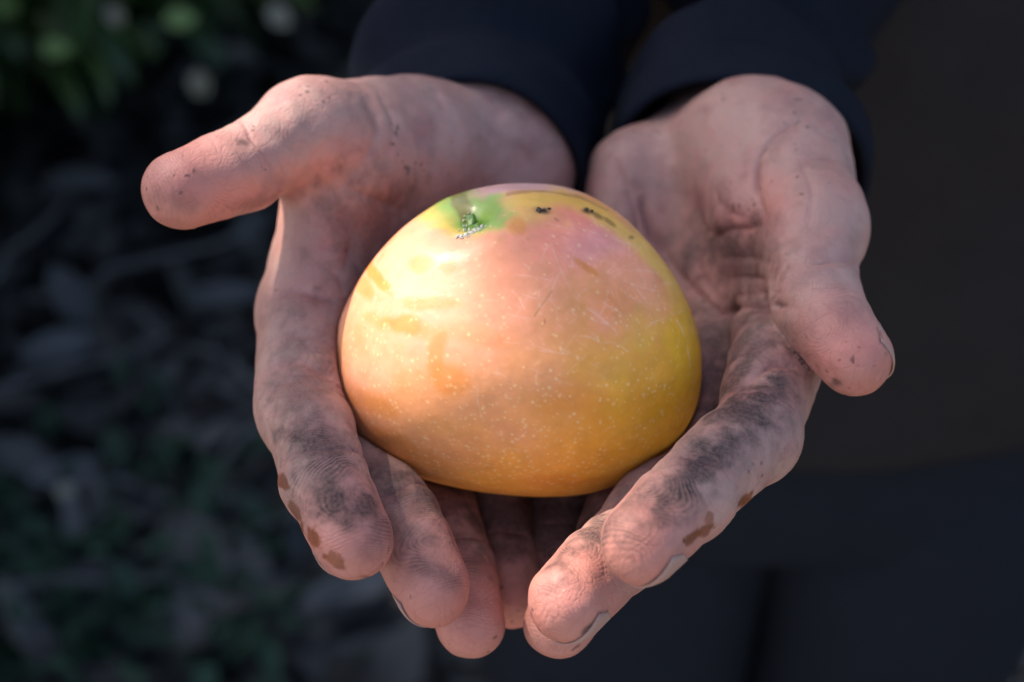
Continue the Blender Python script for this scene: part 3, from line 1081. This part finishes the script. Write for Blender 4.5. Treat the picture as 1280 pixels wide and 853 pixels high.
# soil, stains and painted shade: (kind, px, py, rx, ry, angle, strength)
SOIL_SHADE = {
    'L': [('soil', 385, 560, 70, 90, 15, .35), ('soil', 500, 640, 50, 60, 30, .35), ('soil', 400, 560, 48, 30, 20, .75), ('soil', 425, 632, 46, 26, 15, 1.0), ('soil', 395, 590, 40, 16, 20, .6), ('soil', 370, 480, 45, 60, 0, .45), ('soil', 375, 545, 30, 12, 0, .5),  # the two broad leading patches paint shade over the fingers
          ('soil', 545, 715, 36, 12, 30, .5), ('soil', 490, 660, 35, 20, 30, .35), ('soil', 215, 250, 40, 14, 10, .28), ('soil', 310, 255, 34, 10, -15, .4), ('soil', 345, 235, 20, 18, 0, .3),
          ('soil', 460, 722, 10, 4, 0, .9), ('soil', 303, 178, 8, 4, 10, .8), ('soil', 360, 380, 40, 20, 0, .25), ('soil', 455, 290, 65, 70, 0, .6), ('soil', 385, 430, 50, 50, 0, .3), ('soil', 480, 230, 60, 30, 20, .25),  # broad palm patches beside the fruit mix painted shade with grime
          ('soil', 540, 620, 60, 30, 30, .75), ('soil', 640, 650, 70, 50, 0, .85), ('soil', 480, 590, 30, 30, 0, .5), ('soil', 560, 700, 60, 30, 20, .3),  # shade painted on the fingers under the fruit, over some grime
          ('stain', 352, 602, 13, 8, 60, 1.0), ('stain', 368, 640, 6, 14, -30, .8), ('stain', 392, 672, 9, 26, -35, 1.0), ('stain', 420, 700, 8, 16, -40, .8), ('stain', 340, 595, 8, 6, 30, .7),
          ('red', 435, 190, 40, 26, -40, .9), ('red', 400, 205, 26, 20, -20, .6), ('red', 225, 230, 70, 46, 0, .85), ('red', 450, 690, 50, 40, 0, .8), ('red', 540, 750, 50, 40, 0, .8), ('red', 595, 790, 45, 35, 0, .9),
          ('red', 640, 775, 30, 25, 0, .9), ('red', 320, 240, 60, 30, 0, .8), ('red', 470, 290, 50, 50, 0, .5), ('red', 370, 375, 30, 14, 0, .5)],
    'R': [('soil', 920, 540, 110, 60, -35, .42), ('soil', 790, 640, 60, 30, -40, .4), ('soil', 930, 505, 52, 26, -30, 1.0), ('soil', 900, 560, 66, 20, -32, 1.0), ('soil', 860, 600, 50, 18, -30, .8), ('soil', 975, 480, 30, 18, -20, .6), ('soil', 840, 640, 50, 20, -30, .5), ('soil', 915, 425, 62, 48, 0, .75),  # broad leading patches and the palm one carry painted shade too
          ('soil', 915, 325, 58, 45, 20, .8), ('soil', 860, 300, 40, 60, 20, .3), ('soil', 960, 300, 24, 40, 0, .3), ('soil', 780, 690, 60, 25, -40, .35), ('soil', 690, 660, 60, 60, 0, .9), ('soil', 760, 650, 60, 24, -40, .5), ('soil', 1045, 478, 8, 6, 0, .8), ('soil', 885, 480, 45, 50, 0, .75),  # cupped palm and under-fruit patches: painted shade with grime
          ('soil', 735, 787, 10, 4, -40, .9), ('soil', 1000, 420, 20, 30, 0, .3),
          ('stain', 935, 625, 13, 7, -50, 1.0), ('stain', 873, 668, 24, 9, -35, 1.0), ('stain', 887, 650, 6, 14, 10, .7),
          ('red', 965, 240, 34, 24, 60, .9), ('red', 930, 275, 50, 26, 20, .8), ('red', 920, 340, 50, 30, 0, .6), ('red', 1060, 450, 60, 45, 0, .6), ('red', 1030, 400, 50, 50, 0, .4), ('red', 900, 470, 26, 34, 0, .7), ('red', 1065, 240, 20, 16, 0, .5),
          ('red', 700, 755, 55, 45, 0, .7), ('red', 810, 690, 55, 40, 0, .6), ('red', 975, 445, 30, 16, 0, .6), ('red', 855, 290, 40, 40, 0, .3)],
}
CREASE_DARK = {'R': [([(1000, 150), (970, 168), (950, 195), (945, 235)], 2.4)], 'L': []}


def build_hand(hand, lo, hi, plates):
    fn = hand.sdf
    V, F = surface_nets(fn, lo, hi, .95)
    V = project(fn, V, 2)
    V, F = subdivide(V, F)
    V = project(fn, V, 1)
    N = mesh_normals(V, F)
    px, py = to_px(V)
    facing = sstep(N[:, 2], -.15, .25)
    disp = .35 * noise(V, 9, 3) + .18 * noise(V, 4, 5)
    soft = np.zeros(len(V))
    nc1, nc2 = 1.2 * noise(V, 5, 11), .75 + .35 * noise(V, 8, 13)
    for pts, w, dep in CREASE[hand.name]:
        pts = catmull(np.c_[np.array(pts, float), np.zeros(len(pts))], 9)[:, :2]
        d = np.maximum(seg_dist_px(px, py, pts) + nc1, 0)
        arc = np.clip(np.hypot(px - pts[0][0], py - pts[0][1]) / 14, 0, 1) * np.clip(np.hypot(px - pts[-1][0], py - pts[-1][1]) / 14, 0, 1)
        g = (.45 * np.exp(-(d / w) ** 2) + .55 * np.exp(-(d / (2.8 * w)) ** 2)) * facing * (.35 + .65 * arc) * nc2
        disp -= dep * 1.9 * g
        soft = np.maximum(soft, g * g * min(1, dep))
    ridge = np.zeros(len(V))
    ramp_ = np.zeros(len(V))
    tipm = np.zeros(len(V))
    allF = np.stack([f.sdf(V) for f in hand.fingers], 1)
    own = allF.argmin(1)
    ownd = allF.min(1)
    nail_specs = []
    for fi, f in enumerate(hand.fingers):
        m = (own == fi) & (ownd < 3.0)
        idx = np.where(m)[0]
        Pm = V[idx]
        # which phalanx
        best = np.full(len(idx), 1e9)
        seg_i = np.zeros(len(idx), int)
        for i, (a, b) in enumerate(f.seg):
            d = rcone(Pm, a, b, f.R[i], f.R[i + 1])
            up = d < best
            best[up] = d[up]
            seg_i[up] = i
        last = len(f.seg) - 1
        for i, (a, b) in enumerate(f.seg):
            t = unit(b - a)
            n = f.n[i]
            s = np.cross(t, n)
            k = np.where(seg_i == i)[0]
            q = Pm[k] - a
            l = np.linalg.norm(b - a)
            ua, wa = q @ t, q @ s
            rad = q - ua[:, None] * t
            pal = (rad @ n) / (np.linalg.norm(rad, axis=1) + 1e-6)
            amp = sstep(pal, -.25, .35)
            wob = 1.2 * noise(Pm[k], 6, 31 + fi)
            if i == last:
                cu = l * .62
                cu = l * .70
                rr = np.sqrt((ua - cu) ** 2 * (1.0 + .3 * (ua > cu)) + (wa * .85 + .6) ** 2 + 6.0) + .12 * ua
                r2 = rr + wob * 1.1 + .15 * noise(Pm[k], 2.6, 37 + fi)
                tipm[idx[k]] = sstep(ua, l * .1, l * .9)
            else:
                r2 = ua + .035 * wa ** 2 + wob * 1.6 + 40
                amp = amp * .25
            ridge[idx[k]] = r2
            ramp_[idx[k]] = amp * np.clip(.42 + .75 * noise(Pm[k], 6, 61 + fi), .05, .9)
        # joint creases on the palm side, wrinkles on the back
        for i in range(1, len(f.J) - 1):
            j = f.J[i]
            t = unit(unit(f.J[i + 1] - j) + unit(j - f.J[i - 1]))
            n = unit(f.n[i] + f.n[i - 1])
            q = Pm - j
            ua = q @ t
            rad = q - ua[:, None] * t
            pal = (rad @ n) / (np.linalg.norm(rad, axis=1) + 1e-6)
            w = sstep(pal, -.1, .5)
            wb = .9 * noise(Pm, 5, 51 + fi) + .03 * (q @ np.cross(t, n)) ** 2
            offs = [(0, .65)] if i == len(f.J) - 2 else [(-1.6, .45), (1.4, .65)]
            for o_, dp in offs:
                g = (.6 * np.exp(-((ua - o_ + wb) / .6) ** 2) + .4 * np.exp(-((ua - o_ + wb) / 1.8) ** 2)) * w * (.7 + .5 * noise(Pm, 4, 57))
                disp[idx] -= dp * g
                soft[idx] = np.maximum(soft[idx], g * .6)
            for o_ in (-3.2, -1.1, 1.0, 3.1):
                disp[idx] -= .35 * np.exp(-((ua - o_ + wb * .6) / .6) ** 2) * sstep(-pal, .1, .6)
    # fade prints towards the wrist
    V2 = V + N * disp[:, None]
    # colours of the skin itself
    base = np.array([.36, .203, .162])
    C = np.tile(base, (len(V), 1))
    b1 = fbm(V, 22, 71, 4)
    b2 = fbm(V, 7, 75, 3)
    C *= (1 + .10 * b1[:, None])
    C = C * (1 - .10 * sstep(b2, .1, .7)[:, None] * np.array([.3, 1, 1]))
    red = np.array([.47, .15, .105])
    k = .45 * tipm
    C += (red - C) * k[:, None]
    # veiny mottling in the palm
    k = .35 * sstep(b1 + .5 * b2, .15, .8)
    C += (np.array([.37, .19, .175]) - C) * k[:, None]
    C += (np.array([.40, .18, .16]) - C) * (soft * .75)[:, None]
    dirt_shade = .05 + .26 * sstep(b1 + .5 * b2 + .3 * noise(V, 3, 79), -.1, .8) * facing
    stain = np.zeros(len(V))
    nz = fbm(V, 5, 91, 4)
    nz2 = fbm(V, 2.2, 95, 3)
    for kind, x, y, rx, ry, ang, st in SOIL_SHADE[hand.name]:
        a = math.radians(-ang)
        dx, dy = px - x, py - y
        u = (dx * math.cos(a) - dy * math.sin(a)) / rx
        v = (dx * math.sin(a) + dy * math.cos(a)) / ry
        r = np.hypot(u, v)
        if kind == 'soil':  # this kind holds real grime and painted shade alike
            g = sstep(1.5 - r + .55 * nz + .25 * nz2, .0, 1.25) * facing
            dirt_shade = 1 - (1 - dirt_shade) * (1 - st * g * .95)
        elif kind == 'stain':
            g = sstep(1.0 - r + .55 * nz + .4 * nz2, -.05, .30) * sstep(N[:, 2], -.5, -.2)
            stain = np.maximum(stain, st * g)
        else:
            g = np.exp(-(r * .9) ** 2) * facing * st
            C += (np.array([.43, .145, .11]) - C) * (g * .62)[:, None]
    C += (np.array([.15, .038, .007]) - C) * (stain * .95)[:, None]
    for pts, w in CREASE_DARK[hand.name]:
        d = seg_dist_px(px, py, pts)
        dirt_shade = np.maximum(dirt_shade, .6 * np.exp(-(d / w) ** 2) * facing * np.clip(.7 + .9 * nz2, 0, 1))
    dirt_shade = np.maximum(dirt_shade, .6 * soft)
    # soil packed along the nail edges
    for top, bot, NU, NV in plates:
        rim = np.vstack([bot.reshape(NU, NV, 3)[-1], bot.reshape(NU, NV, 3)[NU // 2:, 0], bot.reshape(NU, NV, 3)[NU // 2:, -1]])
        rim = np.vstack([rim, (rim[:-1] + rim[1:]) / 2])
        k = np.where(((V - rim.mean(0)) ** 2).sum(1) < 15 ** 2)[0]
        dd = np.sqrt(((V[k][:, None, :] - rim[None]) ** 2).sum(2)).min(1)
        dirt_shade[k] = np.maximum(dirt_shade[k], .85 * np.exp(-(dd / .75) ** 2) * np.clip(.7 + .8 * nz[k], 0, 1))
    # small specks of soil
    sp = noise(V, 1.6, 101)
    spm = noise(V, 14, 103)
    dirt_shade = np.maximum(dirt_shade, sstep(sp + .35 * spm, .90, 1.02) * .7)
    return V2, F, dict(Col=np.clip(C, .01, .9), dirt_shade=np.clip(dirt_shade, 0, 1), ridge=ridge, ridgeamp=ramp_ * sstep(3.0 - ownd, 0, 2))


def nail_plates(hand, ext):
    fn = hand.sdf
    out = []
    NU, NV = 16, 15
    for f, ex in zip(hand.fingers, ext):
        a, b = f.seg[-1]
        t = unit(b - a)
        n = -f.n[-1] if f.nail is None else -unit(f.nail - (f.nail @ t) * t)
        s = np.cross(t, n)
        l = np.linalg.norm(b - a)
        r = f.R[-1]
        hw = .98 * r
        Pt = []
        for uu in np.linspace(0, 1, NU):
            for vv in np.linspace(-1, 1, NV):
                ang = vv * .9
                end = l - .80 * r + uu * r * (.80 + ex) - .38 * r * vv * vv * uu + .40 * r * vv * vv * (1 - uu) ** 2
                hgt = math.cos(ang) * hw * .88 + .10 * r - .30 * r * uu ** 2
                nar = .72 + .28 * min(1.0, uu * 2.2)
                Pt.append(a + t * end + s * math.sin(ang) * hw * nar + n * hgt)
        Pt = np.array(Pt)
        u_ = np.repeat(np.linspace(0, 1, NU), NV)
        for _ in range(4):
            d = fn(Pt)
            Nn = sdf_normals(fn, Pt)
            Pt = Pt + Nn * ((.22 + .15 * sstep(u_, .75, 1)) - d)[:, None] * .8
        free = np.repeat(np.linspace(0, 1, NU), NV)
        Pt = Pt + t * (.2 * sstep(free, .8, 1))[:, None]
        Nn = sdf_normals(fn, Pt)
        out.append((Pt, Pt - Nn * .5, NU, NV))
    return out


def build_nails(plates, parent):
    for top, bot, NU, NV in plates:
        G = grid_faces(NU, NV, closed=False)
        m = NU * NV
        V = np.vstack([top, bot])
        F = [tuple(x) for x in G] + [tuple(x[::-1] + m) for x in G]
        rim = [(0, j) for j in range(NV)] + [(i, NV - 1) for i in range(1, NU)] + [(NU - 1, j) for j in range(NV - 2, -1, -1)] + [(i, 0) for i in range(NU - 2, 0, -1)]
        ids = [i * NV + j for i, j in rim]
        for p_, q_ in zip(ids, ids[1:] + ids[:1]):
            F.append((q_, p_, p_ + m, q_ + m))
        make_mesh('fingernail', to_world(V), F, M_NAIL, parent)


def build_body():
    pl = nail_plates(handL, (.25, .5, .2, .2, .3))
    pr = nail_plates(handR, (.55, .52, .25, .3, .62))
    vl, fl, al = build_hand(handL, (-115, -98, -150), (40, 140, 78), pl)
    vr, fr, ar = build_hand(handR, (-6, -98, -155), (140, 140, 82), pr)
    V = np.vstack([vl, vr])
    F = np.vstack([fl, fr + len(vl)])
    at = {k: np.concatenate([al[k], ar[k]]) for k in al}
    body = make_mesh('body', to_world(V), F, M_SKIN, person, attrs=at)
    build_nails(pl + pr, body)


build_body()


# ------------------------------------------------------------------ the mango
def cube_sphere(n):
    g = np.tan(np.linspace(-1, 1, n + 1) * math.pi / 4)
    A, B = np.meshgrid(g, g, indexing='ij')
    one = np.ones_like(A)
    Vs, Fs = [], []
    for k, (p, q, r) in enumerate([(A, B, one), (B, A, -one), (one, A, B), (-one, B, A), (B, one, A), (A, -one, B)]):
        Vs.append(np.stack([p, q, r], -1).reshape(-1, 3))
        Fs.append(grid_faces(n + 1, n + 1, closed=False, off=k * (n + 1) ** 2)[:, ::1])
    V = np.vstack(Vs)
    V /= np.linalg.norm(V, axis=1, keepdims=True)
    F = np.vstack(Fs)
    key = np.round(V * 1e5).astype(np.int64)
    _, first, inv = np.unique(key, axis=0, return_index=True, return_inverse=True)
    V, F = V[first], inv.ravel()[F]
    # outward faces
    c = V[F].mean(1)
    nn = np.cross(V[F[:, 1]] - V[F[:, 0]], V[F[:, 2]] - V[F[:, 0]])
    bad = (nn * c).sum(1) < 0
    F[bad] = F[bad][:, ::-1]
    return V, F


def mango_points(Dv):
    th = np.arctan2(Dv[:, 1], Dv[:, 0])
    R = mango_R(th)
    return MC + np.stack([Dv[:, 0] * R, Dv[:, 1] * R, Dv[:, 2] * RZ], 1)


def mango_at(px, py):
    """the front surface point of the fruit under a photo pixel (mm)"""
    z = 20.0
    for _ in range(12):
        p = U(px, py, z) - MC
        R = mango_R(math.atan2(p[1], p[0]))
        k = (p[0] ** 2 + p[1] ** 2) / R ** 2
        z = RZ * math.sqrt(max(0.0, 1 - k))
    return U(px, py, z)


def build_mango():
    rng = np.random.default_rng(77)
    Dv, F = cube_sphere(250)
    V = mango_points(Dv)
    N = sdf_normals(mango_sdf, V, .3)
    S = mango_at(584, 268)
    ds = np.linalg.norm(V - S, axis=1)
    disp = .5 * noise(V, 26, 5) + .22 * noise(V, 11, 6)
    disp += -3.6 * np.exp(-(ds / 5.5) ** 2) - .8 * np.exp(-(ds / 12) ** 2) + .9 * np.exp(-((ds - 15) / 6) ** 2)
    px, py = to_px(V)
    front = sstep(N[:, 2], -.1, .15)
    n1 = fbm(V, 22, 11, 4)
    n2 = fbm(V, 8, 13, 4)
    n3 = fbm(V, 3, 17, 3)

    def lerp(C, c, w):
        return C + (np.array(c) - C) * np.clip(w, 0, 1)[:, None]

    def blob(x, y, rx, ry, ang=0, e=.35, ns=.5):
        a = math.radians(-ang)
        dx, dy = px - x, py - y
        u = (dx * math.cos(a) - dy * math.sin(a)) / rx
        v = (dx * math.sin(a) + dy * math.cos(a)) / ry
        return sstep(1 + ns * n2 + .25 * n3 - np.hypot(u, v), -e, e) * front

    C = np.tile(np.array([.90, .345, .13]), (len(V), 1))
    f = (px - 690) / 230 * .8 + (py - 440) / 196 * .5 + .45 * n1 + .18 * n2
    C = lerp(C, (.94, .385, .04), sstep(f, -.25, .65))
    C = lerp(C, (.94, .45, .02), .8 * sstep((px - 770) / 100 + .4 * n1 + (py - 440) / 300, -.2, .9))
    C = lerp(C, (.86, .355, .22), .85 * blob(545, 350, 140, 95, -10, .7))
    C = lerp(C, (.93, .36, .19), .7 * blob(445, 480, 34, 90, 0, .8))
    C = lerp(C, (.90, .35, .055), .55 * sstep((py - 530) / 80 + .5 * n1, 0, 1))
    # pink blush over the shoulder
    C = lerp(C, (.94, .25, .20), .95 * blob(715, 295, 82, 44, -12, .6))
    C = lerp(C, (.94, .31, .16), .8 * blob(790, 355, 78, 46, -35, .7))
    C = lerp(C, (.95, .34, .17), .75 * blob(650, 340, 100, 60, -15, .9))
    C = lerp(C, (.84, .36, .32), .5 * blob(750, 302, 45, 20, -20, .7))
    # yellow shoulder line, grey-pink bloom above it
    rid = [(600, 268), (640, 255), (700, 246), (750, 262), (800, 300), (840, 350), (868, 410)]
    dr = seg_dist_px(px, py, rid)
    side = blob(690, 232, 120, 14, -4, .6)
    C = lerp(C, (.66, .40, .40), .8 * side)
    C = lerp(C, (.84, .47, .09), .9 * sstep(10 + 8 * n2 + 3 * n3 - dr, -9, 9) * front * (1 - .6 * sstep(640 - px, 0, 60)) * (1 - .55 * sstep(py, 330, 400)))
    br = [(635, 246), (680, 240), (725, 246), (760, 262)]
    C = lerp(C, (.46, .20, .07), .7 * sstep(1.8 + 3.2 * n2 - seg_dist_px(px, py, br), -1, 1.5) * front)
    C = lerp(C, (.80, .46, .10), .7 * blob(650, 272, 45, 17, -5, .6))
    # green by the stalk
    C = lerp(C, (.60, .47, .09), .9 * blob(577, 275, 46, 20, 14, .4))
    C = lerp(C, (.25, .40, .07), .95 * blob(594, 264, 42, 20, 10, .4))
    C = lerp(C, (.10, .22, .02), .9 * blob(588, 272, 19, 12, 30, .3))
    C = lerp(C, (.20, .14, .03), .8 * blob(577, 255, 11, 12, 10, .3))
    # brown-orange blotches and a drip
    for (x, y, rx, ry, a, w) in [(495, 405, 34, 12, 8, .8), (530, 380, 30, 8, 0, .6), (560, 480, 22, 20, 0, .7), (545, 445, 8, 26, 12, .6), (470, 345, 6, 30, -38, .8), (455, 360, 8, 16, -35, .6),
                                 (470, 505, 30, 12, 20, .6), (530, 330, 16, 8, 0, .5), (500, 560, 50, 14, 25, .6), (720, 500, 45, 26, 0, .5), (650, 288, 14, 10, 20, .6), (735, 335, 26, 5, 35, .7), (560, 335, 12, 6, 0, .5),
                                 (810, 480, 34, 40, 0, .35), (690, 600, 40, 8, 0, .5), (600, 420, 40, 10, 12, .25), (780, 380, 40, 16, 30, .4)]:
        C = lerp(C, (.74, .23, .03), w * 1.0 * blob(x, y, rx, ry, a, .5, .9))
    C *= (.80 + .09 * n3 + .05 * n2)[:, None]
    rough = .42 + .08 * n2 + .05 * n3
    rough = rough - .22 * blob(588, 266, 22, 14, 20, .3)
    # pale breathing pores
    kd = kdtree.KDTree(len(V))
    for i, p in enumerate(V):
        kd.insert(p, i)
    kd.balance()
    pick = rng.choice(len(V), 12000, replace=False)
    pore = np.zeros(len(V))
    for i in pick:
        low = (MC[1] - V[i, 1]) / 44
        if rng.random() > .38 + .45 * low:
            continue
        r = rng.uniform(.22, .44)
        st = rng.uniform(.15, .8) ** 1.4
        for co, j, d in kd.find_range(V[i], r * 1.7):
            pore[j] = max(pore[j], st * math.exp(-(d / r) ** 2))
    C = lerp(C, (.86, .60, .29), .75 * pore)
    disp += .03 * pore
    # scratches
    scr = np.zeros(len(V))
    SC = [(700, 330, 62, 70), (740, 390, 48, 60), (760, 410, 52, 50), (690, 440, 15, 60), (730, 450, 20, 70), (660, 365, -60, 60), (640, 560, 50, 60), (800, 340, 10, 60), (780, 300, 15, 90),
          (700, 285, 5, 50), (745, 320, 20, 70), (820, 400, 60, 60), (690, 470, 25, 50), (720, 420, 40, 90), (630, 385, -55, 55), (855, 430, 70, 60), (600, 500, 80, 40), (770, 340, -20, 50)]
    for k in range(80):
        SC.append((rng.normal(735, 70), rng.normal(370, 60), rng.uniform(-80, 80), rng.uniform(12, 40)))
    for x, y, ang, ln in SC:
        a = math.radians(ang)
        pts = [(x + math.cos(a) * ln * (t - .5) + 3 * math.sin(3 * t + x), y + math.sin(a) * ln * (t - .5) + 3 * math.cos(2.5 * t + y)) for t in np.linspace(0, 1, 6)]
        m = (np.abs(px - x) < ln) & (np.abs(py - y) < ln) & (front > .5)
        if m.any():
            d = seg_dist_px(px[m], py[m], pts)
            scr[m] = np.maximum(scr[m], rng.uniform(.1, .42) * np.exp(-(d / .9) ** 2) * np.clip(.6 + 1.2 * n3[m], 0, 1))
    C = lerp(C, (.78, .58, .46), .75 * scr)
    rough = rough + .15 * scr
    # brown scars and small cracks
    for (x, y, rx, ry, a, w) in [(679, 266, 12, 4, -5, .8), (695, 275, 4, 2, 30, .4), (733, 263, 7, 3, 10, .8), (748, 268, 6, 2.4, 30, .6), (763, 276, 7, 2, 40, .6), (790, 296, 3, 2, 0, .6), 
                                 (455, 410, 2.5, 2, 0, .6), (681, 402, 1.3, 4, 0, .4), (660, 300, 3, 2, 0, .3)]:
        C = lerp(C, (.12, .055, .025), w * blob(x, y, rx, ry, a, .6, 1.3))
    for pts, w, st in [([(668, 395), (680, 378), (690, 364)], .7, .45)]:
        d = seg_dist_px(px, py, pts) + .8 * n3
        C = lerp(C, (.35, .16, .06), st * sstep(w + .5 - d, -.8, .8) * front)
    V2 = V + N * disp[:, None]
    loc = to_world(MC) - np.array([0, 0, .04])
    mango = make_mesh('mango', to_world(V2), F, M_MANGO, attrs=dict(Col=np.clip(C, .01, .95), rough=np.clip(rough, .08, .8)), loc=loc)
    tag(mango, 'ripe peach and yellow mango with a green stalk scar, resting in two cupped hands', 'mango')
    # the stalk scar: a low crusted ring, dried sap crumbs and dark scabs
    Nk = sdf_normals(mango_sdf, S[None])[0]

    def lump_cluster(name, centres, sizes, mat, seed):
        r2 = np.random.default_rng(seed)
        ico, fi = cube_sphere(5)
        Vs, Fs = [], []
        off = 0
        for c, s in zip(centres, sizes):
            q = ico * (1 + .35 * noise(ico * 3 + r2.uniform(0, 50, 3), 1.3, seed)[:, None]) * s * r2.uniform(.6, 1.2, 3)
            Vs.append(q + c)
            Fs.append(fi + off)
            off += len(ico)
        return make_mesh(name, to_world(np.vstack(Vs)), np.vstack(Fs), mat, mango, loc=loc + np.array([0, 0, .001]))

    M_SAP = NT('fresh_sap')
    M_SAP.set(Base_Color=M_SAP.mix(M_SAP.noise(300, 3), (0.05, 0.12, 0.012), (0.13, 0.22, 0.03)), Roughness=0.10)
    M_CR = mat_plain('dried_sap', (.22, .15, .07), (.85, .8, .65), 900, .45, .0005)
    M_SCAB = mat_plain('scab', (.025, .018, .012), (.10, .06, .04), 900, .8, .0005)

    def surf(x, y, up):
        p = mango_at(x, y)
        nn = sdf_normals(mango_sdf, p[None])[0]
        dd = np.linalg.norm(p - S)
        lift = -3.6 * math.exp(-(dd / 5.5) ** 2) - .8 * math.exp(-(dd / 12) ** 2) + .9 * math.exp(-((dd - 15) / 6) ** 2)
        return p + nn * (up + lift)

    cr = [surf(570 + 36 * t + rng.normal(0, 2), 297 - 15 * t + rng.normal(0, 2.6), .15) for t in rng.random(46)]
    cr += [surf(582 + rng.normal(0, 9), 270 + rng.normal(0, 8), .05) for _ in range(30)]
    o = lump_cluster('sap_crumbs', cr, rng.uniform(.22, .6, 76), M_CR, 3)
    o['kind'] = 'stuff'
    lump_cluster('stalk_scar', [surf(588, 268, -1.7), surf(592, 273, -1.5), surf(583, 262, -1.5)], [2.9, 2.5, 2.4], M_SAP.m, 4)
    lump_cluster('scab', [surf(673, 266, .1), surf(680, 265, .1), surf(686, 263, .2)], [.9, .8, .55], M_SCAB, 6)
    lump_cluster('scab', [surf(733, 262, .05), surf(740, 264, .05)], [.7, .5], M_SCAB, 7)


build_mango()
